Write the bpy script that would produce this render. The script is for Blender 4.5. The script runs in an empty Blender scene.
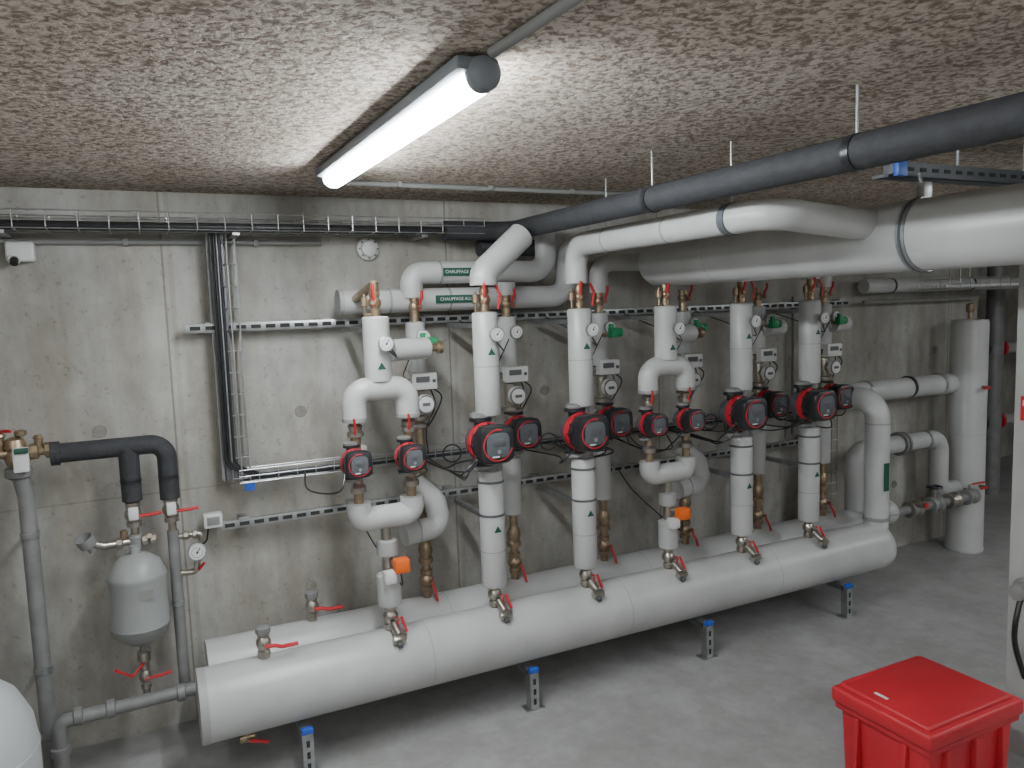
import bpy, bmesh, math, random
from mathutils import Vector, Matrix
random.seed(4)
V=Vector
scene=bpy.context.scene

# ------------------------------------------------------------------ materials
def newmat(name):
    m=bpy.data.materials.new(name); m.use_nodes=True
    nt=m.node_tree; b=nt.nodes['Principled BSDF']
    return m,nt,b
def N(nt,t,**kw):
    n=nt.nodes.new(t)
    for k,v in kw.items(): setattr(n,k,v)
    return n
def simple(name,col,rough=.5,metal=0.,var=.08,scale=12.,bump=0.,bscale=60.):
    m,nt,b=newmat(name)
    tc=N(nt,'ShaderNodeTexCoord'); no=N(nt,'ShaderNodeTexNoise'); no.inputs['Scale'].default_value=scale
    no.inputs['Detail'].default_value=5
    nt.links.new(tc.outputs['Object'],no.inputs['Vector'])
    r=N(nt,'ShaderNodeValToRGB')
    r.color_ramp.elements[0].position=.3; r.color_ramp.elements[1].position=.7
    r.color_ramp.elements[0].color=[c*(1-var) for c in col]+[1]
    r.color_ramp.elements[1].color=[min(1,c*(1+var)) for c in col]+[1]
    nt.links.new(no.outputs['Fac'],r.inputs['Fac']); nt.links.new(r.outputs['Color'],b.inputs['Base Color'])
    b.inputs['Roughness'].default_value=rough; b.inputs['Metallic'].default_value=metal
    if bump:
        n2=N(nt,'ShaderNodeTexNoise'); n2.inputs['Scale'].default_value=bscale
        nt.links.new(tc.outputs['Object'],n2.inputs['Vector'])
        bp=N(nt,'ShaderNodeBump'); bp.inputs['Strength'].default_value=bump; bp.inputs['Distance'].default_value=.01
        nt.links.new(n2.outputs['Fac'],bp.inputs['Height']); nt.links.new(bp.outputs['Normal'],b.inputs['Normal'])
    return m
M={}
M['ins']=simple('pvc_jacket_grey',(.46,.463,.45),.34,0,.10,5,.08,9)
M['ins2']=simple('pvc_jacket_dark',(.34,.34,.33),.45,0,.05,5)  # darker jacket grey for joints, collars and alcove pipes
M['seam']=simple('jacket_seam',(.27,.27,.26),.6)
M['foam']=simple('black_foam',(.030,.031,.034),.75,0,.2,30,.3,80)
M['steel']=simple('painted_steel_grey',(.21,.21,.205),.45,.1,.15,14)
M['galv']=simple('galvanised',(.40,.41,.41),.40,.85,.2,25)
M['slot']=simple('slot_dark',(.03,.03,.03),.8)
M['brass']=simple('brass',(.34,.26,.17),.38,.8,.2,40)
M['nick']=simple('nickel',(.42,.39,.34),.3,.9,.15,30)
M['red']=simple('red_plastic',(.50,.02,.025),.4,0,.1,8)
M['pred']=simple('pump_red',(.46,.014,.028),.4,0,.1,20)
M['crate']=simple('crate_red',(.46,.016,.026),.5,0,.07,6,.1,30)
M['blk']=simple('black_plastic',(.018,.018,.02),.35,0,.2,20)
M['wht']=simple('white_plastic',(.64,.64,.62),.4,0,.04,10)
M['grn']=simple('green_plastic',(.01,.22,.08),.4,0,.1,10)
M['lab']=simple('label_green',(.01,.07,.045),.5,0,.05,10)
M['blue']=simple('blue_plastic',(.02,.09,.45),.4,0,.1,10)
M['org']=simple('orange_plastic',(.75,.13,.01),.4,0,.1,10)
M['tank']=simple('tank_paint',(.42,.43,.43),.4,0,.04,6)
M['vess']=simple('vessel_paint',(.27,.28,.27),.4,0,.06,6)
M['dark']=simple('dark_housing',(.09,.10,.11),.5,0,.1,10)
M['strap']=simple('strap_metal',(.14,.14,.15),.4,.5,.1,10)
M['hous']=simple('luminaire_housing',(.17,.185,.20),.5,0,.05,10)
M['post']=simple('post_paint',(.34,.34,.32),.6,0,.08,5,.1)
M['cond']=simple('conduit_grey',(.22,.22,.21),.5,0,.08,5)
def glowmat(name,st):
    m,nt,b=newmat(name); b.inputs['Base Color'].default_value=(.9,.95,1,1)
    b.inputs['Emission Color'].default_value=(.90,.955,1,1); b.inputs['Emission Strength'].default_value=st; return m
M['glow']=glowmat('diffuser_glow',125); M['fill_glow']=glowmat('fill_diffuser_glow',70)  # the dimmer glow belongs to the added fill luminaires

def concrete(name,c0,c1,stain,streak=1.,blotch=1.3,spots=.6,fineamt=.9):
    m,nt,b=newmat(name); L=nt.links.new
    tc=N(nt,'ShaderNodeTexCoord')
    def noise(sc,vec=(1,1,1),det=8,rough=.6):
        mp=N(nt,'ShaderNodeMapping'); mp.inputs['Scale'].default_value=vec
        L(tc.outputs['Object'],mp.inputs['Vector'])
        n=N(nt,'ShaderNodeTexNoise'); n.inputs['Scale'].default_value=sc; n.inputs['Detail'].default_value=det; n.inputs['Roughness'].default_value=rough
        L(mp.outputs['Vector'],n.inputs['Vector']); return n.outputs['Fac']
    def ramp(fac,a,bb,ca,cb):
        r=N(nt,'ShaderNodeValToRGB'); r.color_ramp.elements[0].position=a; r.color_ramp.elements[1].position=bb
        r.color_ramp.elements[0].color=(*ca,1); r.color_ramp.elements[1].color=(*cb,1); L(fac,r.inputs['Fac']); return r.outputs['Color']
    def mix(t,f,A,B):
        n=N(nt,'ShaderNodeMixRGB',blend_type=t)
        if isinstance(f,float): n.inputs[0].default_value=f
        else: L(f,n.inputs[0])
        L(A,n.inputs[1]); L(B,n.inputs[2]); return n.outputs[0]
    base=ramp(noise(blotch),.36,.66,c0,c1)
    st=ramp(noise(2.2,(2.2,2.2,.35)),.40,.62,stain,(1,1,1))
    col=mix('MULTIPLY',.75*streak,base,st)
    fine=ramp(noise(16,(1,1,.5)),.3,.7,(.80,.79,.77),(1.08,1.08,1.08))
    col=mix('MULTIPLY',fineamt,col,fine)
    sp=ramp(noise(45,det=3),.30,.38,(.6,.57,.53),(1,1,1))
    col=mix('MULTIPLY',spots,col,sp)
    bp=N(nt,'ShaderNodeBump'); bp.inputs['Strength'].default_value=.35; bp.inputs['Distance'].default_value=.012
    L(noise(14),bp.inputs['Height']); L(bp.outputs['Normal'],b.inputs['Normal'])
    L(col,b.inputs['Base Color']); b.inputs['Roughness'].default_value=.85
    return m,nt,b,col,tc
mw,nt,b,col,tc=concrete('concrete_wall',(.30,.292,.27),(.49,.482,.455),(.70,.655,.58))
L=nt.links.new
sx=N(nt,'ShaderNodeSeparateXYZ'); L(tc.outputs['Object'],sx.inputs[0])
def joint(out,off,per,w):
    a=N(nt,'ShaderNodeMath',operation='ADD'); L(out,a.inputs[0]); a.inputs[1].default_value=off
    p=N(nt,'ShaderNodeMath',operation='PINGPONG'); L(a.outputs[0],p.inputs[0]); p.inputs[1].default_value=per/2
    c=N(nt,'ShaderNodeMath',operation='LESS_THAN'); L(p.outputs[0],c.inputs[0]); c.inputs[1].default_value=w; return c.outputs[0]
for out,off,per,w,cc in ((sx.outputs[0],-.13+12*1.25,1.25,.004,(.62,.58,.52,1)),(sx.outputs[0],-.16+12*1.25,1.25,.010,(.9,.88,.84,1)),(sx.outputs[2],-1.02+2.4,2.4,.003,(.8,.77,.72,1))):
    j1=joint(out,off,per,w)
    mx=N(nt,'ShaderNodeMixRGB',blend_type='MULTIPLY'); L(j1,mx.inputs[0]); L(col,mx.inputs[1]); mx.inputs[2].default_value=cc; col=mx.outputs[0]
L(col,b.inputs['Base Color']); M['wall']=mw
mf,nt,b,col,tc=concrete('concrete_floor',(.29,.288,.28),(.385,.383,.375),(.74,.73,.71),.8,1.6,.25,.55)
b.inputs['Roughness'].default_value=.55; M['floor']=mf
M['plug']=simple('tie_plug',(.24,.23,.20),.9,0,.2,40)
m,nt,b=newmat('sprayed_ceiling'); L=nt.links.new
tc=N(nt,'ShaderNodeTexCoord')
def nz(sc,det,ro=.6,dist=0):
    n=N(nt,'ShaderNodeTexNoise'); n.inputs['Scale'].default_value=sc; n.inputs['Detail'].default_value=det; n.inputs['Roughness'].default_value=ro; n.inputs['Distortion'].default_value=dist
    L(tc.outputs['Object'],n.inputs['Vector']); return n
n1=nz(56,2.5,.6,.5); n2=nz(1.6,4)
r=N(nt,'ShaderNodeValToRGB'); e=r.color_ramp.elements
e[0].position=.39; e[0].color=(.225,.175,.135,1); e[1].position=.58; e[1].color=(.62,.565,.49,1)
x=e.new(.48); x.color=(.41,.355,.29,1)
L(n1.outputs['Fac'],r.inputs['Fac'])
r2=N(nt,'ShaderNodeValToRGB'); r2.color_ramp.elements[0].position=.35; r2.color_ramp.elements[0].color=(.80,.755,.71,1); r2.color_ramp.elements[1].position=.65
L(n2.outputs['Fac'],r2.inputs['Fac'])
mm=N(nt,'ShaderNodeMixRGB',blend_type='MULTIPLY'); mm.inputs[0].default_value=1; L(r.outputs[0],mm.inputs[1]); L(r2.outputs[0],mm.inputs[2])
L(mm.outputs[0],b.inputs['Base Color']); b.inputs['Roughness'].default_value=.95
bp=N(nt,'ShaderNodeBump'); bp.inputs['Strength'].default_value=.5; bp.inputs['Distance'].default_value=.010
L(n1.outputs['Fac'],bp.inputs['Height']); L(bp.outputs['Normal'],b.inputs['Normal']); M['ceil']=m

# ------------------------------------------------------------------ mesh builder
def fillet(pts,R,n=8):
    pts=[V(p) for p in pts]; out=[pts[0]]
    for i in range(1,len(pts)-1):
        a,p,c=pts[i-1],pts[i],pts[i+1]
        d1=(a-p); d2=(c-p); l1,l2=d1.length,d2.length; d1.normalize(); d2.normalize()
        phi=math.pi-d1.angle(d2)
        if phi<.02 or R<=0: out.append(p); continue
        t=min(R*math.tan(phi/2),l1*.49,l2*.49); A=p+d1*t; C=p+d2*t; w=math.cos(phi/2)
        for k in range(n+1):
            s=k/n; q=(A*(1-s)**2+p*(2*w*s*(1-s))+C*s*s)/((1-s)**2+2*w*s*(1-s)+s*s); out.append(q)
    out.append(pts[-1]); return out
class B:
    def __init__(s): s.v=[];s.f=[];s.m=[]
    def rings(s,rings,mat,caps=True):
        n=len(rings[0]); base=len(s.v)
        for r in rings: s.v+=[tuple(p) for p in r]
        for i in range(len(rings)-1):
            for j in range(n):
                a=base+i*n+j; b_=base+i*n+(j+1)%n
                s.f.append((a,b_,b_+n,a+n)); s.m.append(mat)
        if caps:
            s.f.append(tuple(base+j for j in reversed(range(n)))); s.m.append(mat)
            k=base+(len(rings)-1)*n
            s.f.append(tuple(k+j for j in range(n))); s.m.append(mat)
    def tube(s,pts,r,mat='ins',R=0,seg=20,caps=True,n=8):
        P=fillet(pts,R,n) if R>0 else [V(p) for p in pts]
        Q=[P[0]]
        for p in P[1:]:
            if (p-Q[-1]).length>1e-5: Q.append(p)
        P=Q; rr=[]; T0=(P[1]-P[0]).normalized()
        u=T0.orthogonal().normalized()
        for i,p in enumerate(P):
            if i==0: T=(P[1]-P[0]).normalized()
            elif i==len(P)-1: T=(P[-1]-P[-2]).normalized()
            else: T=((P[i+1]-p).normalized()+(p-P[i-1]).normalized()).normalized()
            u=(u-T*u.dot(T)).normalized(); w=T.cross(u)
            rr.append([p+(u*math.cos(2*math.pi*j/seg)+w*math.sin(2*math.pi*j/seg))*r for j in range(seg)])
        s.rings(rr,mat,caps)
    def wire(s,pts,r=.004,mat='blk',seg=6,n=7):
        P=[V(p) for p in pts]; P=[P[0]*2-P[1]]+P+[P[-1]*2-P[-2]]; out=[]
        for i in range(1,len(P)-2):
            a,b_,c,d=P[i-1:i+3]
            for k in range(n):
                t=k/n; out.append(.5*((2*b_)+(c-a)*t+(2*a-5*b_+4*c-d)*t*t+(-a+3*b_-3*c+d)*t**3))
        out.append(P[-2]); s.tube(out,r,mat,seg=seg)
    def lathe(s,o,ax,prof,mat,seg=24):
        o=V(o); ax=V(ax).normalized(); u=ax.orthogonal().normalized(); w=ax.cross(u)
        s.rings([[o+ax*h+(u*math.cos(2*math.pi*j/seg)+w*math.sin(2*math.pi*j/seg))*max(r,1e-4) for j in range(seg)] for r,h in prof],mat)
    def cyl(s,a,b_,r,mat,seg=20,bev=0.):
        a=V(a);b_=V(b_);l=(b_-a).length
        pr=[(r,0),(r,l)] if not bev else [(r-bev,0),(r,bev),(r,l-bev),(r-bev,l)]
        s.lathe(a,b_-a,pr,mat,seg)
    def ring(s,p,ax,r,w,mat='seam'):
        p=V(p);ax=V(ax).normalized(); s.cyl(p-ax*w/2,p+ax*w/2,r,mat,28)
    def box(s,c,size,mat,bev=0.,rot=None,seg=2,taper=None):
        bm=bmesh.new(); bmesh.ops.create_cube(bm,size=1)
        for v in bm.verts:
            k=1.
            if taper and v.co.z<0: k=taper
            v.co=V((v.co.x*size[0]*k,v.co.y*size[1]*k,v.co.z*size[2]))
        if bev: bmesh.ops.bevel(bm,geom=bm.edges[:],offset=bev,segments=seg,profile=.5,affect='EDGES')
        Mx=Matrix.Translation(V(c))@(rot.to_4x4() if rot else Matrix.Identity(4))
        base=len(s.v); bm.verts.index_update()
        for v in bm.verts: s.v.append(tuple(Mx@v.co))
        for f in bm.faces: s.f.append(tuple(base+v.index for v in f.verts)); s.m.append(mat)
        bm.free()
    def sphere(s,c,r,mat,seg=20,rings=10):
        s.lathe(V(c)-V((0,0,r)),(0,0,1),[(r*math.sin(math.pi*i/rings),r-r*math.cos(math.pi*i/rings)) for i in range(rings+1)],mat,seg)
    def torus(s,c,ax,R,r,mat,a0=0,a1=360,n=24,seg=8):
        c=V(c);ax=V(ax).normalized();u=ax.orthogonal().normalized();w=ax.cross(u)
        pts=[c+(u*math.cos(math.radians(a0+(a1-a0)*i/n))+w*math.sin(math.radians(a0+(a1-a0)*i/n)))*R for i in range(n+1)]
        s.tube(pts,r,mat,seg=seg)
    def mesh(s,name):
        me=bpy.data.meshes.new(name); me.from_pydata(s.v,[],s.f)
        names=list(dict.fromkeys(s.m))
        for k in names: me.materials.append(M[k])
        for p,k in zip(me.polygons,s.m): p.material_index=names.index(k); p.use_smooth=True
        me.update()
        try: me.set_sharp_from_angle(angle=math.radians(38))
        except Exception: pass
        return me
    def done(s,name,loc=(0,0,0)):
        o=bpy.data.objects.new(name,s.mesh(name)); o.location=loc; scene.collection.objects.link(o); return o
def place(me,name,loc,scale=1.,rotz=0.,sy=1.):
    o=bpy.data.objects.new(name,me); o.location=loc; o.scale=(scale,scale*sy,scale); o.rotation_euler=(0,0,rotz); scene.collection.objects.link(o); return o
X=V((1,0,0));Y=V((0,1,0));Z=V((0,0,1))

# ------------------------------------------------------------------ room
def slab(name,x0,x1,y0,y1,z0,z1,mat):
    b=B(); b.box(((x0+x1)/2,(y0+y1)/2,(z0+z1)/2),(x1-x0,y1-y0,z1-z0),mat); return b
CE=2.26; CT=CE-.001
slab('floor',-1.8,8.7,-2.7,5.1,-.15,0,'floor').done('floor')
slab('ceiling',-1.8,8.7,-2.7,5.1,CE,CE+.15,'ceil').done('ceiling')
wb=slab('w',-1.6,5.45,3.5,3.7,0,CE,'wall')
for (x,z) in [(-.15,1.30),(.65,1.31),(1.9,1.31),(-.15,.45),(.65,.5),(4.35,1.35),(4.6,.45),(5.0,1.35)]:
    wb.torus((x,3.5,z),Y,.024,.003,'plug',n=20); wb.cyl((x,3.497,z),(x,3.52,z),.022,'plug')
wb.done('wall_back')
slab('w',5.45,8.5,4.9,5.1,0,CE,'wall').done('wall_alcove')
slab('w',8.5,8.7,-2.5,5.1,0,CE,'wall').done('wall_right')
slab('w',-1.8,-1.6,-2.5,3.7,0,CE,'wall').done('wall_left')
slab('w',-1.8,8.7,-2.7,-2.5,0,CE,'wall').done('wall_front')
b=slab('w',2.880,3.10,1.42,1.70,0,CE,'post')
b.done('concrete_post')

# ------------------------------------------------------------------ luminaires
def luminaire(gl):
    b=B(); Lh=1.32
    b.box((-.012,0,-.018),(.096,Lh,.030),'hous',.008)
    for s in (-1,1):
        b.lathe((0,s*Lh/2,-.036),(0,s,0),[(.032,-.03),(.036,-.02),(.036,.0),(.030,.016),(.018,.024),(.001,.026)],'hous')
    n=14; rr=[]
    for yy in (-Lh/2+.02,Lh/2-.02):
        rr.append([V((.036*math.cos(a),yy,-.040-.030*math.sin(a))) for a in [-.25+(math.pi+.5)*i/n for i in range(n+1)]])
    b.rings(rr,gl)
    return b.mesh('fill_luminaire')
lm=luminaire('glow'); fill_lm=luminaire('fill_glow')
place(lm,'fill_luminaire',(.675,2.12,CE-.005))
for i,(lx,ly) in enumerate([(.675,-.5),(-1.05,1.1),(2.4,-.7),(4.1,.55),(3.9,-1.5),(6.0,1.0),(-.9,-1.6)]):
    place(fill_lm,'fill_luminaire',(lx,ly,CE-.005))  # unseen luminaires added out of frame as extra, even fill light
b=B(); b.tube([(.675,1.42,CE-.012),(.70,.9,CE-.012),(.70,.2,CE-.012)],.011,'cond',seg=10)
b.tube([(.72,3.02,CE-.012),(2.25,3.02,CE-.012)],.011,'cond',seg=10)
b.tube([(.675,2.78,CE-.012),(.675,3.02,CE-.012),(.72,3.02,CE-.012)],.010,'cond',seg=10)
for xx in (1.0,1.4,1.8,2.15): b.box((xx,3.02,CE-.011),(.02,.04,.02),'cond')
b.done('lighting_conduit')

# ------------------------------------------------------------------ header pipes
HZ=.31; HR=.135
b=B()
b.tube([(.13,2.97,HZ),(3.72,2.97,HZ)],HR,'ins',seg=48)
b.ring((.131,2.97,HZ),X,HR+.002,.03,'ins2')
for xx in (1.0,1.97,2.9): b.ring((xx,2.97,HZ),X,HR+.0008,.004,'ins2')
b.done('header_pipe')
b=B()
b.lathe((3.70,2.97,HZ),X,[(HR,0),(HR+.001,.02),(HR,.04),(.125,.070),(.10,.10),(.06,.116),(.001,.122)],'ins',40)
b.tube([(3.755,2.97,HZ+.08),(3.755,2.97,1.15),(3.755,3.30,1.15),(4.88,3.30,1.14)],.066,'ins',R=.11,seg=28)
b.ring((3.755,2.97,.47),Z,.072,.02,'seam')
for xx in (4.05,4.45,4.75): b.ring((xx,3.30,1.148),X,.071,.022,'galv' if xx!=4.45 else 'blk')
b.ring((3.755,2.97,1.02),Z,.0675,.006)
b.box((3.75,2.902,.72),(.04,.003,.16),'lab')
b.done('flow_pipe')
b=B()
b.tube([(.17,3.245,HZ),(3.88,3.245,HZ)],.13,'ins',seg=40)
b.lathe((3.86,3.245,HZ),X,[(.13,0),(.13,.04),(.10,.09),(.05,.12),(.001,.125)],'ins',32)
for xx in (1.2,2.3,3.2): b.ring((xx,3.245,HZ),X,.1308,.004,'ins2')
b.done('header_pipe.001')
b=B()
b.tube([(3.9,3.245,HZ+.09),(3.9,3.245,.80),(4.70,3.245,.80),(4.70,3.245,.44),(4.87,3.245,.44)],.055,'ins',R=.09,seg=24)
for xx,mt,rr in ((4.12,'blk',.06),(4.30,'steel',.075),(4.33,'steel',.075),(4.55,'galv',.06)): b.ring((xx,3.245,.80),X,rr,.018,mt)
b.done('return_pipe')
b=B()
b.tube([(3.98,3.1,.36),(4.1,3.1,.42),(4.85,3.1,.42),(4.90,3.2,.42)],.028,'steel',R=.04,seg=14)
for xx in (4.25,4.45,4.62,4.8):
    b.lathe((xx-.05,3.1,.42),X,[(.03,0),(.05,.005),(.05,.02),(.035,.03),(.045,.05),(.035,.07),(.05,.08),(.05,.095),(.03,.1)],'nick' if xx in(4.25,4.62) else 'steel')
b.cyl((4.45,3.1,.45),(4.45,3.1,.53),.012,'nick'); b.torus((4.45,3.1,.53),Z,.04,.008,'blk')
b.cyl((4.8,3.1,.45),(4.8,3.1,.50),.01,'nick'); b.box((4.86,3.08,.505),(.13,.02,.008),'red',.003)
b.cyl((4.25,3.1,.44),(4.25,3.02,.46),.015,'nick'); b.box((4.25,3.01,.46),(.03,.01,.03),'red',.003)
b.sphere((3.99,3.09,.44),.075,'ins'); b.ring((3.99,3.09,.44),Z,.0765,.005)
b.done('bypass_valve_line')
CX=4.985
b=B()
b.lathe((CX,3.25,0),Z,[(.115,0),(.118,.01),(.118,.02),(.113,.03),(.113,1.54),(.108,1.56),(.001,1.565)],'ins',40)
b.ring((CX,3.25,.8),Z,.1135,.004,'ins2'); b.cyl((CX,3.25,1.56),(CX,3.25,1.62),.015,'brass'); b.lathe((CX,3.25,1.61),Z,[(.02,0),(.026,.01),(.026,.05),(.01,.06)],'brass')
b.cyl((CX-.02,3.14,1.12),(CX-.02,3.09,1.12),.012,'brass',10); b.cyl((CX-.02,3.14,.46),(CX-.02,3.09,.46),.012,'brass',10)
b.box((CX-.05,3.09,1.12),(.07,.012,.016),'red',.005); b.box((CX-.05,3.09,.46),(.07,.012,.016),'red',.005)
b.done('hydraulic_separator')

def support():
    b=B(); H=.17
    for yy in (-.11,.40):
        b.box((0,yy,.003),(.09,.06,.006),'galv')
        for s in (-1,1): b.box((s*.019,yy,H/2+.003),(.003,.04,H),'galv')
        b.box((0,yy-.019,H/2),(.041,.003,H),'galv')
        for i in range(3): b.box((0,yy-.021,.035+i*.045),(.013,.002,.026),'slot')
        b.box((0,yy-.014,H+.006),(.043,.026,.022),'blue',.003)
    b.box((0,.145,H-.012),(.041,.50,.028),'galv')
    return b.mesh('slotted_pipe_support')
sm=support()
for i,xx in enumerate((.48,1.45,2.42,3.39)): place(sm,'pipe_support',(xx,2.97,0))

# ------------------------------------------------------------------ pumps
def pump_mesh():
    b=B()
    b.lathe((0,.05,0),(0,-1,0),[(.03,0),(.062,.01),(.07,.03),(.07,.07),(.05,.085)],'strap',28)
    for s in (-1,1):
        b.lathe((0,0,0),(0,0,s),[(.035,.03),(.032,.07),(.034,.085),(.052,.087),(.052,.102),(.03,.104)],'blk',24)
        b.lathe((0,0,0),(0,0,s),[(.03,.10),(.048,.104),(.048,.118),(.03,.125)],'steel',24)
    b.lathe((0,-.02,0),(0,-1,0),[(.05,0),(.072,.012),(.078,.02),(.080,.055),(.080,.085),(.07,.09)],'blk',32)
    b.lathe((0,-.035,0),(0,-1,0),[(.07,0),(.085,.006),(.088,.02),(.086,.042),(.07,.048)],'pred',32)
    for i in range(12):
        a=i*math.pi/6; b.box((.081*math.cos(a),-.093,.081*math.sin(a)),(.01,.03,.006),'blk',rot=Matrix.Rotation(-a,3,'Y'))
    def sq(s_,y):
        out=[]
        for i in range(40):
            a=2*math.pi*i/40; c,s2=math.cos(a),math.sin(a); k=(abs(c)**4+abs(s2)**4)**(-.25)
            out.append(V((.003+s_*k*c,y,.004+s_*k*s2)))
        return out
    b.rings([sq(.055,-.10),sq(.076,-.105),sq(.080,-.115),sq(.080,-.165),sq(.075,-.178),sq(.062,-.183)],'blk')
    b.torus((.003,-.181,.004),Y,.064,.004,'pred',n=32,a0=60,a1=330)
    b.rings([sq(.052,-.180),sq(.050,-.187),sq(.046,-.188)],'dark')
    b.box((.003,-.189,.016),(.050,.003,.030),'strap',.001); b.cyl((.003,-.187,-.022),(.003,-.191,-.022),.009,'galv',12)
    b.box((-.012,-.189,-.042),(.03,.003,.006),'wht')
    b.box((.07,-.13,-.05),(.03,.05,.03),'blk',.006)
    return b.mesh('circulator_pump')
pm=pump_mesh()

def gauge_mesh():
    b=B()
    b.cyl((0,.06,0),(0,.0,0),.008,'brass',10)
    b.lathe((0,.0,0),(0,-1,0),[(.028,0),(.031,.004),(.031,.016),(.027,.018)],'galv',24)
    b.cyl((0,-.0175,0),(0,-.019,0),.026,'wht',24)
    b.box((.004,-.0195,.006),(.003,.001,.024),'blk',rot=Matrix.Rotation(.6,3,'Y'))
    b.torus((0,-.019,0),Y,.018,.0008,'blk',20,320,seg=4)
    b.cyl((0,-.019,0),(0,-.021,0),.004,'blk',8)
    return b.mesh('dial_thermometer')
gm=gauge_mesh()

def valve_geo(b,p,ax=Z,r=.026,L_=.10,side=V((0,-1,0)),lev=V((0,0,1)),mat='brass',lc='red',ll=.09):
    p=V(p);ax=V(ax);side=V(side);lev=V(lev)
    b.lathe(p-ax*L_/2,ax,[(r*.8,0),(r*1.1,.002),(r*1.1,L_*.2),(r*.85,L_*.25),(r*1.25,L_*.4),(r*1.3,L_*.5),(r*1.25,L_*.6),(r*.85,L_*.75),(r*1.1,L_*.8),(r*1.1,L_-.002),(r*.8,L_)],mat,12)
    q=p+side*(r*2.0)
    b.cyl(p,q+side*.006,.008,mat,10)
    b.tube([q-lev*.012,q+lev*.02,q+lev*.04+side*.012,q+lev*(ll)+side*.014],.0065,lc,seg=8)

def meter_mesh():
    b=B()
    b.lathe((0,0,-.07),Z,[(.03,0),(.04,.004),(.04,.018),(.024,.024),(.026,.05),(.026,.09),(.024,.116),(.04,.122),(.04,.136),(.03,.14)],'nick',20)
    b.cyl((0,0,0),(0,-.055,0),.02,'nick'); b.lathe((0,-.05,0),(0,-1,0),[(.03,0),(.038,.005),(.038,.025),(.03,.03)],'wht',24)
    b.torus((0,-.076,0),Y,.033,.004,'strap'); b.box((0,-.081,0),(.03,.002,.012),'dark')
    b.box((0,-.055,.09),(.105,.035,.065),'wht',.006); b.box((-.008,-.074,.098),(.055,.003,.022),'strap'); b.box((.038,-.074,.09),(.012,.003,.012),'dark')
    b.wire([(.04,-.05,.06),(.075,-.05,.02),(.06,.0,-.06),(.03,.0,-.10)],.003)
    return b.mesh('heat_meter')
hm=meter_mesh()

FX=[.862,1.335,1.80,2.275,2.745,3.22]
RX=[1.12,1.57,2.08,2.60,3.12,3.63]
YF=2.97; YR=3.245
def tri(b,x,y,z,s=.018,mat='lab'):
    base=len(b.v); b.v+=[(x-s,y,z-s*.6),(x+s,y,z-s*.6),(x,y,z+s)]; b.f.append((base,base+1,base+2)); b.m.append(mat)
def clampring(b,x,y,z,r):
    b.ring((x,y,z),Z,r+.002,.010,'strap')
def base_valve(b,x,y,z0,z1):
    b.cyl((x,y,HZ+.11),(x,y,z1+.01),.021,'brass',12)
    valve_geo(b,(x,y,z0+.05),side=V((.3,-1,0)).normalized(),lev=V((-.05,-.2,-1)).normalized(),r=.024,ll=.06,mat='nick')
    b.tube([(x,y-.04,z0+.03),(x+.005,y-.09,z0-.0)],.018,'nick',seg=10)
    b.box((x+.005,y-.095,z0-.012),(.055,.03,.032),'nick',.006,rot=Matrix.Rotation(.5,3,'X'))
    b.box((x+.005,y-.105,z0-.032),(.022,.02,.022),'dark',.004,rot=Matrix.Rotation(.5,3,'X'))
    b.tube([(x+.03,y-.05,z0+.06),(x+.038,y-.06,z0+.03),(x+.045,y-.07,z0-.0)],.006,'red',seg=6)
def vent(b,x,y,z,sx_=-.05):
    b.tube([(x,y,z),(x+sx_,y-.01,z),(x+sx_,y-.01,z+.03)],.007,'brass',seg=8)
    b.lathe((x+sx_,y-.01,z+.03),Z,[(.008,0),(.014,.004),(.014,.035),(.006,.04),(.006,.05)],'brass',10)
PO={1:-.045,2:-.045,4:-.065,5:-.060}
for k in (1,2,4,5):
    x=FX[k]; b=B()
    b.lathe((x,YF,.54),Z,[(.03,0),(.052,.002),(.055,.008),(.055,.505),(.052,.51),(.02,.512)],'ins',28)
    b.lathe((x,YF,1.29),Z,[(.02,0),(.052,.002),(.055,.008),(.055,.43),(.050,.437),(.02,.44)],'ins',28)
    b.cyl((x,YF,1.04),(x,YF,1.30),.034,'steel',14)
    for z in (1.005,.86): clampring(b,x,YF,z,.055)
    b.ring((x,YF,1.50),Z,.0558,.003); b.ring((x,YF,.70),Z,.0558,.003)
    base_valve(b,x,YF,.45,.54)
    b.cyl((x,YF,1.72),(x,YF,1.86),.019,'brass',12)
    valve_geo(b,(x,YF,1.78),side=V((-.4,-1,0)).normalized(),r=.02,L_=.09,ll=.07)
    b.tube([(x+.05,YF-.03,1.74),(x+.06,YF-.03,1.80),(x+.045,YF-.02,1.84)],.006,'red',seg=6)
    vent(b,x,YF,1.735,-.045)
    tri(b,x,YF-.0565,1.56); tri(b,x,YF-.0565,.80)
    for z in (1.70,.86):
        b.box((x,YF+.24,z-.03),(.025,.35,.02),'galv')
    b.done('insulated_riser_pipe')
    place(pm,'circulator_pump',(x+PO[k]+.01,YF,1.182),1.,sy=.88)
    place(gm,'dial_thermometer',(x+.012,YF-.075,1.635))
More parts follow.
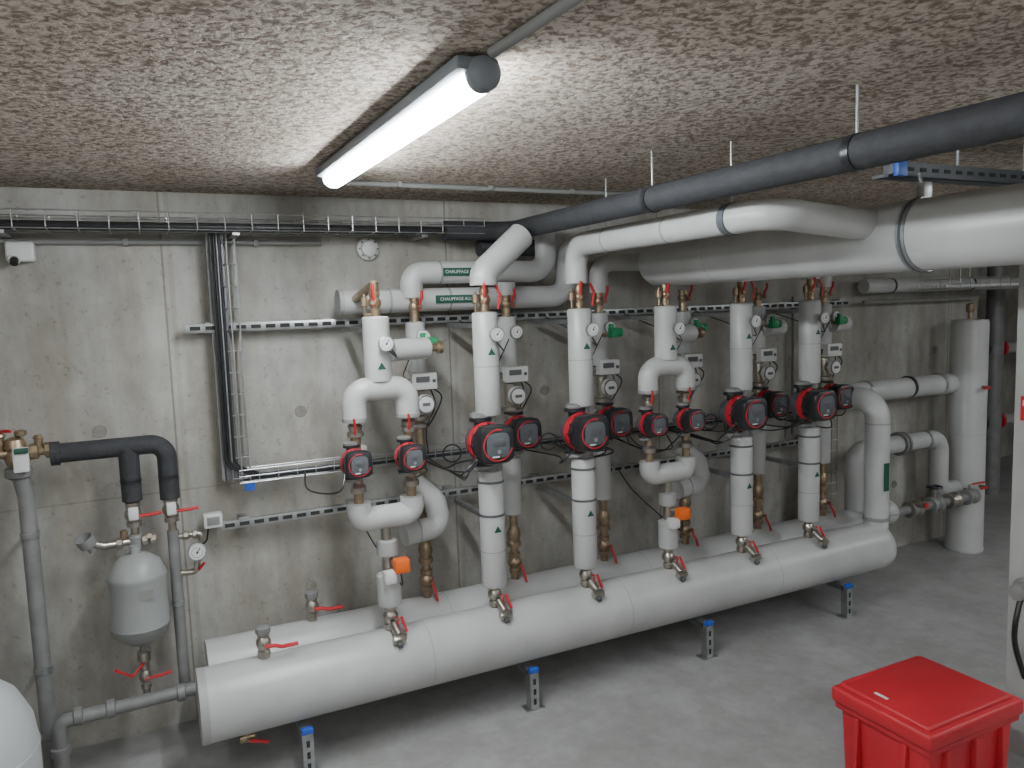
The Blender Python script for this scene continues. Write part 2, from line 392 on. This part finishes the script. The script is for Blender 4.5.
for k in (0,3):
    x=FX[k]; b=B(); xa=x-.105; xb=x+.115; r=.048
    b.lathe((x+.0,YF,1.47),Z,[(.03,0),(.053,.002),(.053,.25),(.048,.256),(.02,.258)],'ins',28)
    b.tube([(xa,YF,1.32),(xa,YF,1.44),(xb,YF,1.44),(xb,YF,1.32)],r,'ins',R=.065,seg=24)
    for q in (xa,xb):
        b.ring((q,YF,1.325),Z,r+.002,.014,'seam')
        b.cyl((q,YF,.98),(q,YF,1.33),.020,'brass',12)
        b.lathe((q,YF,1.255),Z,[(.02,0),(.033,.004),(.033,.02),(.024,.025),(.03,.045),(.02,.055)],'nick',10)
        b.lathe((q,YF,1.03),Z,[(.02,0),(.033,.004),(.033,.025),(.02,.04)],'nick',10)
        b.tube([(q-.01,YF-.035,1.27),(q-.01,YF-.045,1.30),(q-.015,YF-.05,1.335)],.005,'red',seg=6)
    b.tube([(xa,YF,.99),(xa,YF,.92),(xb+.0,YF,.92),(xb,YF,.99)],r,'ins',R=.06,seg=24)
    b.cyl((x,YF,.90),(x,YF,.52),.022,'nick',12)
    b.lathe((x,YF,.55),Z,[(.03,0),(.046,.003),(.048,.01),(.048,.13),(.03,.14)],'ins',24)
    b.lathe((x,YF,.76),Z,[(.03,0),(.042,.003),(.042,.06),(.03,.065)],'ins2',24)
    b.box((x+.035,YF-.07,.73),(.06,.05,.055),'org',.006); b.box((x-.01,YF-.055,.685),(.05,.05,.05),'wht',.008)
    b.cyl((x+.0,YF,.74),(x+.035,YF-.06,.74),.012,'nick')
    b.wire([(x+.03,YF-.07,.71),(x+.04,YF-.05,.64),(x+.03,YF+.1,.68),(x+.0,YF+.3,.78),(x+.0,YF+.42,.86)],.003)
    base_valve(b,x,YF,.45,.55)
    b.cyl((x,YF,1.72),(x,YF,1.86),.019,'brass',12)
    valve_geo(b,(x,YF,1.78),side=V((-.4,-1,0)).normalized(),r=.02,L_=.09,ll=.07)
    vent(b,x,YF,1.735,-.045)
    zc=1.585
    b.tube([(x+.08,YF+.08,zc),(x+.25,YF+.12,zc)],.045,'ins',seg=24); b.cyl((x+.24,YF+.12,zc),(x+.31,YF+.13,zc),.018,'brass',10)
    b.lathe((x+.30,YF+.13,zc),X,[(.02,0),(.028,.003),(.028,.025),(.015,.03)],'brass',10)
    tri(b,x,YF-.0545,1.53)
    for z in (1.70,): b.box((x,YF+.24,z-.03),(.025,.35,.02),'galv')
    b.done('mixing_loop_pipe')
    for q in (xa,xb): place(pm,'circulator_pump',(q-.018,YF,1.16 if k==0 else 1.175),.66,sy=.9)
    place(gm,'dial_thermometer',(x+.012,YF-.075,1.62))
for k in range(6):
    x=RX[k]; b=B(); r=.043
    b.cyl((x,YR,HZ+.10),(x,YR,1.80),.02,'brass',12)
    if k in (0,3):
        # horizontal insulated stub with an elbow up, as in the photo
        b.tube([(x-.13,YR-.10,.775),(x+.05,YR-.08,.785),(x+.03,YR-.07,.90),(x-.06,YR-.02,.99)],.050,'ins',R=.05,seg=24)
        b.ring((x-.06,YR-.092,.779),X,.0515,.006,'seam')
        b.lathe((x,YR,1.47),Z,[(.02,0),(r,.003),(r,.22),(.02,.225)],'ins',24)
    else:
        b.lathe((x,YR,.76),Z,[(.02,0),(r,.003),(r,.27),(.02,.275)],'ins',24)
        b.lathe((x,YR,1.44),Z,[(.02,0),(r,.003),(r,.26),(.02,.265)],'ins',24)
    valve_geo(b,(x,YR,.52),side=V((.2,-1,0)).normalized(),lev=V((.1,-.2,-1)).normalized(),ll=.08)
    b.lathe((x,YR,.60),Z,[(.02,0),(.035,.004),(.035,.02),(.025,.03),(.034,.06),(.025,.09),(.02,.1)],'brass',10)
    valve_geo(b,(x,YR,1.76),side=V((.4,-1,0)).normalized(),r=.02,L_=.09,ll=.07)
    b.lathe((x,YR,1.22),Z,[(.02,0),(.033,.004),(.033,.02),(.02,.03)],'nick',10)
    if k in (4,5): b.tube([(x+.0,YR-.06,1.585),(x+.13,YR-.04,1.585)],.045,'ins',seg=24); b.cyl((x,YR,1.585),(x,YR-.06,1.585),.02,'ins')
    b.done('return_riser_pipe')
    place(hm,'heat_meter',(x+.005,YR-.0,1.335),1.12)
    place(gm,'dial_thermometer',(x+.008,YR-.07,1.63))
    if k not in (0,3): place(pm,'circulator_pump',(x+.02,YR,1.16),.90,sy=.9)
    if k!=1:
        g=B(); q=V((x-.04,YR-.10,1.605))
        g.cyl(q+V((.03,.10,-.02)),q+V((.05,.0,0)),.012,'brass',10)
        g.box(q+V((.055,-.0,0)),(.046,.045,.046),'grn',.006); g.cyl(q+V((.075,0,0)),q+V((.10,0,0)),.022,'grn',12)
        g.box(q+V((.03,-.02,.03)),(.02,.02,.026),'grn',.003)
        g.done('balancing_valve')
b=B(); rnd=random.Random(7)
plist=[(FX[k]+PO[k]+.01,YF,1.17,1.) for k in (1,2,4,5)]+[(FX[k]+d-.018,YF,1.16,.66) for k in (0,3) for d in (-.105,.115)]+[(RX[k]+.02,YR,1.15,.9) for k in (1,2,4,5)]
for (px_,py_,pz_,sc) in plist:
    for j in range(4 if sc>.95 else (2 if sc>.8 else 1)):
        sd=rnd.choice((-1,-1,1)); u=rnd.uniform
        a0=V((px_+sd*.07*sc,py_-.11*sc,pz_-.05*sc+u(-.02,.03)))
        a1=V((px_+sd*(.10+u(0,.05))*sc,py_-.07+u(-.03,.05),pz_-u(.06,.13)))
        a2=V((px_+sd*(.09+u(-.03,.07)),min(py_+.10+u(-.05,.05),3.36),pz_-u(.09,.16)))
        a3=V((px_+sd*(.12+u(-.03,.07)),3.40,1.06))
        b.wire([a0,a1,a2,a3],.0038)
    if sc>.95: b.torus((px_-.13,py_+.02,pz_-.03),V((.3,1,.1)),.038,.0038,'blk',n=20,seg=6)
for k in range(6):
    x=RX[k]; b.wire([(x+.04,YR-.05,1.40),(x+.07,YR-.02,1.32),(x+.06,YR+.08,1.2),(x+.09,3.40,1.07)],.003)
    b.wire([(x-.02,YR-.06,1.60),(x-.06,YR-.03,1.5),(x-.05,YR+.04,1.45),(x-.02,YR-.03,1.43)],.0025)
    x=FX[k]; b.wire([(x+.02,YF-.07,1.60),(x+.075,YF-.02,1.56),(x+.08,YF+.1,1.60),(x+.06,3.40,1.69)],.0028)
b.done('pump_cables')

# ------------------------------------------------------------------ top-left collectors
b=B()
b.tube([(.80,3.30,1.79),(1.93,3.30,1.79),(1.93,3.30,2.0),(1.86,3.0,2.02)],.052,'ins',R=.09,seg=26)
b.ring((.805,3.30,1.79),X,.054,.02,'ins2')
for xx in (1.02,1.30,1.62): b.ring((xx,3.30,1.79),X,.0535,.01,'seam')
b.tube([(.862,2.97,1.85),(.862,3.26,1.80)],.019,'brass',seg=12)
b.done('collector_pipe')
b=B()
b.tube([(1.12,3.27,1.80),(1.12,3.27,1.91),(1.80,3.27,1.91),(1.80,3.27,2.12)],.050,'ins',R=.08,seg=26)
for xx in (1.25,1.5): b.ring((xx,3.27,1.91),X,.0515,.01,'seam')
b.done('collector_pipe.001')
for zz,yy,t in ((1.91,3.219,'CHAUFFAGE RETOUR'),(1.79,3.247,'CHAUFFAGE ALLER')):
    g=B(); xx=1.36 if zz>1.85 else 1.33
    g.box((xx,yy-.0005,zz+.0),(.215,.003,.036),'lab'); o=g.done('pipe_label')
    fc=bpy.data.curves.new('lettering','FONT'); fc.body=t; fc.size=.020; fc.align_x='CENTER'; fc.align_y='CENTER'
    fo=bpy.data.objects.new('lettering',fc); fo.location=(xx,yy-.003,zz); fo.rotation_euler=(math.pi/2,0,0); fc.materials.append(M['wht'])
    scene.collection.objects.link(fo); fo.parent=o
b=B()
b.tube([(1.335,2.97,1.84),(1.335,2.97,1.89),(1.55,3.03,2.055)],.058,'ins',R=.06,seg=26)
b.tube([(1.57,3.245,1.80),(1.57,3.245,1.86)],.045,'ins',seg=22)
b.done('riser_branch_pipe')
b=B()
b.tube([(1.79,2.97,1.84),(1.79,2.97,2.01),(1.79,1.80,2.01),(2.24,1.80,1.975)],.050,'ins',R=.09,seg=26)
for yy in (2.7,2.3): b.ring((1.79,yy,2.01),Y,.0508,.008,'seam')
b.ring((1.79,1.98,2.01),Y,.054,.03,'dark'); b.cyl((1.79,1.98,2.05),(1.79,1.98,CT),.004,'galv',8)
b.cyl((1.79,2.72,2.05),(1.79,2.72,CT),.004,'galv',8)
b.done('heating_branch_pipe')
b=B(); X0=2.30
b.lathe((X0,3.08,1.935),(0,-1,0),[(.08,0),(.105,.012),(.115,.035),(.115,4.2),(.10,4.22)],'ins',48)
for yy in (2.6,.9): b.ring((X0,yy,1.935),Y,.1155,.004,'ins2')
b.ring((X0,1.66,1.935),Y,.119,.03,'galv'); b.ring((X0,1.66,1.935),Y,.121,.008,'dark')
b.cyl((X0,1.66,2.05),(X0,1.68,2.13),.006,'galv',8); b.box((X0,1.66,2.075),(.04,.03,.05),'galv',.004)
b.cyl((X0,0.2,2.05),(X0,0.2,CT),.006,'galv',8)
b.done('heating_main_pipe')
b=B()
b.tube([(FX[3],2.97,1.72),(FX[3],2.97,1.86)],.018,'brass',seg=12)
b.tube([(FX[4],YF,1.84),(FX[4],YF,1.95)],.05,'ins',seg=24)
b.tube([(FX[5],YF,1.84),(FX[5],YF,1.95),(2.35,YF,1.95)],.05,'ins',R=.08,seg=24)
b.tube([(RX[5],YR,1.80),(RX[5],YR,1.95),(2.08,YR,1.95),(2.08,YR,1.80)],.045,'ins',R=.08,seg=24)
b.done('collector_pipe.002')
b=B()
b.tube([(1.30,3.30,2.10),(1.63,3.30,2.10),(1.63,-1.5,2.095)],.044,'foam',R=.09,seg=24)
for yy in (2.19,1.36,.6):
    b.ring((1.63,yy,2.097),Y,.047,.022,'blk'); b.cyl((1.63,yy,2.13),(1.63,yy,CT),.004,'galv',8)
b.tube([(1.50,3.38,2.03),(1.80,3.38,2.03)],.04,'foam',seg=20)
b.done('black_insulated_pipe')
b=B()
b.box((2.66,1.72,2.145),(.9,.045,.03),'dark',.002); b.box((2.66,1.697,2.145),(.9,.004,.045),'dark')
for i in range(14): b.box((2.28+i*.06,1.694,2.145),(.03,.002,.012),'slot')
b.box((2.225,1.69,2.145),(.045,.02,.05),'blue',.003); b.box((2.66,1.76,2.13),(.88,.06,.01),'dark')
for xx in (2.55,3.0): b.cyl((xx,1.72,2.13),(xx,1.72,CT),.006,'galv',8)
b.done('strut_channel')

# ------------------------------------------------------------------ rails
def rail(x0,x1,z,name='mounting_rail',y=3.425):
    b=B(); b.box(((x0+x1)/2,y,z),(x1-x0,.022,.036),'galv',.002)
    n=int((x1-x0)/.06)
    for i in range(n): b.box((x0+.04+i*.06,y-.0115,z),(.040,.002,.016),'slot')
    for i in range(int((x1-x0)/.48)+1):
        xx=min(x0+.10+i*.48,x1-.05); b.box((xx,y+.042,z),(.04,.065,.045),'galv')
    return b.done(name)
rail(.19,4.05,1.70); rail(.27,3.75,.86)
def basket(b,x0,x1,y0,y1,z0,z1,step=.1):
    r=.0026
    for (yy,zz) in [(y0,z1),(y0,(z0+z1)/2),(y0,z0),((y0+y1)/2,z0),(y1,z0),(y1,z1)]:
        b.tube([(x0,yy,zz),(x1,yy,zz)],r,'galv',seg=5)
    n=int((x1-x0)/step)
    for i in range(n+1):
        xx=x0+(x1-x0)*i/n; b.tube([(xx,y0,z1),(xx,y0,z0),(xx,y1,z0),(xx,y1,z1)],r,'galv',seg=5)
b=B(); basket(b,-1.58,1.48,3.26,3.44,2.085,2.15)
for i in range(7): 
    yy=3.28+i*.022; zz=2.098+.01*(i%2); b.tube([(-1.58,yy,zz),(0,yy+.01,zz),(1.45,yy,zz)],.009,'blk',seg=7)
for xx in (-1.2,-.4,.4,1.2): b.box((xx,3.39,2.075),(.03,.20,.012),'galv')
b.done('cable_tray')
b=B(); basket(b,.36,3.72,3.385,3.435,1.04,1.095,.08)
for i in range(3): b.tube([(.36,3.405+.01*i,1.052+.006*i),(3.7,3.405+.01*i,1.052+.006*i)],.0055,'dark' if i else 'blk',seg=7)
for xx,yy in ((.335,3.40),(.37,3.385),(.405,3.40),(.405,3.45)): b.tube([(xx,yy,2.1),(xx,yy,1.05)],.0035,'galv',seg=5)
for i in range(12): 
    z=1.06+i*.09; b.tube([(.335,3.40,z),(.37,3.385,z),(.405,3.40,z),(.405,3.45,z)],.0035,'galv',seg=5)
b.box((.335,3.42,1.57),(.05,.03,1.03),'strap'); b.box((.30,3.44,1.57),(.012,.05,1.03),'steel')
for xx in (.31,.325,.345): b.tube([(xx,3.395,2.1),(xx,3.395,1.12),(xx+.12,3.40,1.06)],.006,'blk',R=.05,seg=7)
b.box((.40,3.39,1.02),(.04,.01,.03),'blue')
for xx in (.42,1.1,2.1,3.1): b.box((xx,3.455,1.035),(.03,.08,.012),'galv')
b.done('cable_tray.001')
b=B(); 
b.tube([(-1.58,3.48,2.055),(.78,3.48,2.055)],.011,'cond',seg=10)
for xx in (-1,-.5,0,.5): b.box((xx,3.484,2.055),(.018,.03,.03),'cond')
b.tube([(3.62,3.47,1.75),(3.62,3.47,.9)],.008,'cond',seg=8)
b.done('cable_conduit')
b=B()
for xx in (3.90,3.95,4.0): b.tube([(xx,3.46,1.02),(xx,3.46,.45)],.0028,'galv',seg=5)
for i in range(8): b.tube([(3.90,3.46,.48+i*.07),(4.0,3.46,.48+i*.07)],.0028,'galv',seg=5)
b.done('cable_tray.002')
b=B(); basket(b,4.55,7.2,3.10,3.30,1.77,1.83)
for i in range(5): b.tube([(4.55,3.13+.03*i,1.785),(7.2,3.13+.03*i,1.785)],.009,'wht',seg=7)
for xx in (4.8,5.6,6.6): b.cyl((xx,3.2,1.83),(xx,3.2,CT),.004,'galv',8)
b.done('cable_tray.003')
b=B(); b.tube([(4.15,3.40,1.80),(7.4,3.40,1.80)],.045,'ins',seg=22); b.tube([(4.15,3.40,1.70),(5.3,3.40,1.70)],.012,'cond',seg=8)
for xx in (4.4,5.2,6): b.ring((xx,3.40,1.80),X,.048,.014,'blk'); b.cyl((xx,3.40,1.84),(xx,3.40,CT),.004,'galv',8)
b.done('overhead_pipe')
b=B()
b.tube([(6.55,4.05,.001),(6.55,4.05,CT)],.07,'steel',seg=22)
for z in (1.25,.62): 
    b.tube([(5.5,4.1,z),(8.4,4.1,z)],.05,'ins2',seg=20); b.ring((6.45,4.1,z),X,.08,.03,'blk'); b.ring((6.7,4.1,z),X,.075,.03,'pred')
b.done('alcove_pipework')

# ------------------------------------------------------------------ sensors
b=B(); b.box((0,-.02,0),(.095,.05,.075),'wht',.01,seg=3); b.cyl((-.02,-.04,-.03),(-.02,-.055,-.045),.014,'blk',14); b.torus((-.02,-.045,-.03),V((0,1,.6)),.018,.004,'wht')
b.done('motion_sensor',(-.36,3.49,2.015))
b=B(); b.lathe((0,0.01,0),(0,-1,0),[(.048,0),(.052,.01),(.05,.028),(.036,.036),(.034,.05),(.026,.056),(.001,.058)],'wht',28)
for i in range(8):
    a=i*math.pi/4; b.box((.042*math.cos(a),-.03,.042*math.sin(a)),(.006,.006,.006),'dark')
b.done('alarm_sounder',(.99,3.49,2.03))
b=B(); b.box((0,0,0),(.075,.05,.06),'wht',.006); b.box((0,-.026,0),(.05,.003,.035),'cond',.001)
b.tube([(-.02,0,-.03),(-.03,.0,-.09),(-.10,0,-.12)],.004,'blk',R=.03,seg=6)
b.done('junction_box',(.245,3.43,.89))
b=B(); b.box((0,0,0),(.06,.05,.07),'wht',.006); b.done('junction_box.001',(.87,3.36,1.12))

# ------------------------------------------------------------------ left group
YL=3.32
b=B()
b.tube([(-.405,3.36,0),(-.405,3.36,1.10),(-.425,3.34,1.24)],.029,'steel',R=.05,seg=18)
for z in (.95,.42,.16): 
    b.ring((-.405,3.36,z),Z,.033,.02,'galv'); b.box((-.405,3.43,z),(.015,.13,.012),'galv')
b.lathe((-.42,3.345,1.17),Z,[(.03,0),(.045,.01),(.045,.04),(.03,.05)],'steel',20)
b.done('discharge_pipe')
b=B()
b.lathe((-.42,3.33,1.22),Z,[(.02,0),(.035,.01),(.04,.03),(.03,.06),(.038,.07),(.03,.1),(.012,.11)],'brass',16)
b.tube([(-.60,3.33,1.27),(-.28,3.33,1.27)],.018,'brass',seg=12)
for xx in (-.52,-.36,-.31): b.lathe((xx-.02,3.33,1.27),X,[(.02,0),(.03,.004),(.03,.03),(.02,.035)],'brass',8)
b.box((-.40,3.28,1.25),(.05,.03,.09),'wht',.005); b.lathe((-.40,3.33,1.33),Z,[(.012,0),(.02,.005),(.02,.02),(.01,.025)],'brass',10)
b.lathe((-.47,3.33,1.28),Z,[(.012,0),(.018,.01),(.018,.05),(.026,.055),(.02,.07)],'brass',10)
b.lathe((-.345,3.33,1.28),Z,[(.010,0),(.015,.01),(.015,.035),(.02,.038),(.012,.05)],'brass',10)
b.tube([(-.52,3.32,1.30),(-.52,3.30,1.33),(-.49,3.27,1.36)],.006,'red',seg=6)
b.tube([(-.47,3.32,1.345),(-.45,3.29,1.36),(-.42,3.26,1.36)],.006,'red',seg=6)
b.box((-.395,3.26,1.285),(.045,.01,.02),'lab',.003)
b.done('safety_valve_group')
b=B()
b.tube([(-.29,YL,1.255),(.085,YL,1.255),(.085,YL,1.03)],.037,'foam',R=.06,seg=22)
b.tube([(-.05,YL,1.25),(-.05,YL,1.04)],.037,'foam',seg=22)
b.tube([(-.31,YL,1.255),(-.28,YL,1.255)],.045,'foam',seg=22)
for xx in(-.05,.085): b.ring((xx,YL,1.12),Z,.039,.012,'blk')
b.done('foam_insulated_pipe')
b=B()
b.cyl((-.05,YL,1.05),(-.05,YL,.86),.016,'nick',12)
valve_geo(b,(-.05,YL,.985),side=V((.3,-1,0)).normalized(),lev=V((1,0,.1)).normalized(),mat='nick',ll=.08)
b.box((-.05,YL-.055,1.0),(.035,.02,.05),'wht',.004)
b.tube([(-.225,YL-.04,.91),(-.16,YL-.02,.88),(0.0,YL,.88)],.014,'nick',seg=10)
b.lathe((-.20,YL-.035,.87),V((-.4,-.3,1)),[(.012,0),(.012,.02),(.03,.03),(.034,.07),(.030,.07),(.024,.045),(.001,.04)],'steel',20)
for xx in (-.12,-.03,.0): b.lathe((xx,YL-.01,.88),X,[(.016,0),(.024,.003),(.024,.022),(.016,.026)],'nick',8)
b.cyl((.0,YL,.88),(.0,YL-.04,.90),.010,'brass',8); b.lathe((-.09,YL-.01,.89),Z,[(.010,0),(.014,.01),(.014,.035),(.008,.04)],'brass',10)
b.lathe((-.05,YL,.86),Z,[(.02,0),(.03,.005),(.03,.035),(.02,.045)],'steel',14)
b.done('vessel_connection')
b=B()
b.lathe((-.055,3.28,.47),Z,[(.001,0),(.05,.012),(.085,.04),(.102,.075),(.107,.085),(.104,.095),(.104,.27),(.107,.28),(.104,.29),(.085,.335),(.05,.362),(.02,.37),(.02,.40),(.001,.4)],'vess',36)
b.cyl((-.055,3.28,.48),(-.055,3.28,.25),.014,'steel',12)
b.lathe((-.055,3.28,.40),Z,[(.014,0),(.025,.004),(.025,.04),(.014,.05)],'nick',10)
valve_geo(b,(-.055,3.28,.34),side=V((.3,-1,0)).normalized(),lev=V((1,0,.2)).normalized(),mat='nick',ll=.08,r=.018)
b.tube([(-.055,3.27,.40),(-.10,3.25,.36),(-.16,3.25,.40)],.006,'red',seg=6)
b.box((-.03,3.178,.70),(.055,.004,.04),'cond')
b.box((-.055,3.42,.62),(.03,.12,.02),'galv')
b.done('expansion_vessel')
b=B()
b.cyl((.085,YL,1.04),(.085,YL,.90),.016,'nick',12)
valve_geo(b,(.085,YL,.985),side=V((.3,-1,0)).normalized(),lev=V((1,0,.1)).normalized(),mat='nick',ll=.08)
b.box((.085,YL-.055,1.0),(.035,.02,.05),'wht',.004)
b.tube([(.085,YL,.90),(.085,YL,.26)],.022,'steel',seg=14)
b.tube([(.085,YL,.87),(.19,YL,.87),(.19,YL,.84)],.012,'nick',R=.02,seg=10); b.tube([(.085,YL,.72),(.16,YL-.02,.72),(.17,YL-.02,.78)],.012,'nick',R=.02,seg=10)
for xx in (.12,.155): b.lathe((xx,YL,.87),X,[(.012,0),(.02,.003),(.02,.018),(.012,.022)],'nick',8)
b.tube([(.17,YL-.03,.73),(.19,YL-.05,.76)],.006,'red',seg=6)
b.ring((.085,YL,.60),Z,.026,.02,'galv')
b.done('fill_pipe')
place(gm,'pressure_gauge',(.165,YL-.06,.815),1.15)
b=B()
b.tube([(-.36,3.24,0),(-.36,3.24,.22),(-.345,3.24,.25),(.19,3.245,.26)],.026,'steel',R=.05,seg=16)
for xx in (-.31,-.20,.05): b.lathe((xx,3.243,.255),X,[(.026,0),(.034,.004),(.034,.03),(.026,.035)],'steel',14)
b.lathe((-.36,3.24,.12),Z,[(.026,0),(.034,.004),(.034,.03),(.026,.035)],'steel',14)
b.done('drain_pipe')
b=B()
b.lathe((-.60,2.68,0),Z,[(.16,0),(.17,.01),(.17,.03),(.22,.06),(.245,.12),(.25,.20),(.25,.45),(.24,.54),(.205,.62),(.15,.675),(.08,.705),(.03,.712),(.03,.74),(.02,.75),(.001,.75)],'tank',44)
b.ring((-.60,2.68,.46),Z,.2515,.012,'tank'); b.ring((-.60,2.68,.20),Z,.2515,.012,'tank')
b.done('pressure_tank')
for (x,y) in ((.36,YF),(.60,YR)):
    b=B(); b.cyl((0,0,0),(0,0,.05),.02,'nick',12); valve_geo(b,(0,0,.07),side=V((0,0,0)),mat='nick',r=.022,ll=.001)
    b.lathe((0,0,.105),Z,[(.022,0),(.028,.005),(.028,.025),(.02,.03)],'steel',8)
    b.cyl((0,0,.07),(.0,-.045,.07),.008,'nick'); b.tube([(0,-.045,.07),(.035,-.05,.07),(.06,-.05,.06),(.12,-.05,.06)],.008,'red',seg=8)
    b.done('ball_valve',(x,y,HZ+HR-.012))
b=B(); b.cyl((0,0,0),(0,0,-.04),.014,'nick'); b.lathe((0,0,-.04),(-1,0,0),[(.012,-.03),(.018,-.025),(.018,.03),(.012,.035)],'brass',10); b.tube([(0,-.03,-.04),(.04,-.035,-.05),(.07,-.035,-.06)],.007,'red',seg=8); b.cyl((0,0,-.04),(0,-.03,-.04),.006,'nick')
b.done('drain_valve',(.28,2.97,HZ-HR+.01))

# ------------------------------------------------------------------ red crate
b=B(); cx,cy=2.345,1.65; W,D=.465,.37
b.box((cx,cy,.17),(W-.03,D-.03,.335),'crate',.02,taper=.94,seg=3)
b.box((cx,cy,.325),(W-.008,D-.008,.03),'crate',.006)
b.box((cx,cy,.360),(W+.012,D+.012,.055),'crate',.012,seg=3)
b.box((cx,cy,.388),(W-.035,D-.035,.022),'crate',.010,seg=3)
b.box((cx,cy+.165,.385),(W-.06,.03,.03),'crate',.008)
for s in (-.14,.0,.14): b.box((cx+s,cy-D/2+.010,.19),(.018,.03,.24),'crate',.004,rot=Matrix.Rotation(-.04,3,'X'))
for s in (-.09,.09): b.box((cx-W/2+.012,cy+s,.19),(.03,.018,.24),'crate',.004,rot=Matrix.Rotation(.05,3,'Y'))
b.box((cx-.17,cy+.04,.4),(.012,.05,.001),'wht')
b.done('storage_bin')
b=B()
b.box((0,0,0),(.01,.07,.09),'red',.003); b.box((-.006,0,.02),(.002,.05,.02),'wht')
b.done('safety_sign',(2.875,1.64,1.32))
b=B()
b.lathe((0,0,0),(-1,0,0),[(.02,0),(.045,.01),(.045,.04),(.03,.05),(.03,.09),(.001,.095)],'steel',18)
b.wire([(-.06,0,-.02),(-.09,-.0,-.12),(-.05,.02,-.22),(-.02,.0,-.34)],.010,'blk',seg=8)
b.done('hose_fitting',(2.881,1.62,.66))

# ------------------------------------------------------------------ world, camera
w=bpy.data.worlds.new('world'); scene.world=w; w.use_nodes=True
w.node_tree.nodes['Background'].inputs[0].default_value=(.6,.65,.7,1); w.node_tree.nodes['Background'].inputs[1].default_value=.05
a=math.atan(376/769); p=math.atan(78/769); s=.033
R=V((math.cos(a),-math.sin(a),0)); F=V((math.sin(a)*math.cos(p),math.cos(a)*math.cos(p),-math.sin(p)))
D_=V((-math.sin(a)*math.sin(p),-math.cos(a)*math.sin(p),-math.cos(p)))
cxv=(R+D_*s).normalized(); up=-(D_-R*s).normalized(); zz=-F
cam=bpy.data.cameras.new('camera'); co=bpy.data.objects.new('camera',cam); scene.collection.objects.link(co)
mt=Matrix((( cxv.x,up.x,zz.x,0),(cxv.y,up.y,zz.y,0),(cxv.z,up.z,zz.z,1.75),(0,0,0,1)))
co.matrix_world=mt; cam.lens=769/1024*36; cam.sensor_width=36; cam.clip_start=.02
scene.camera=co
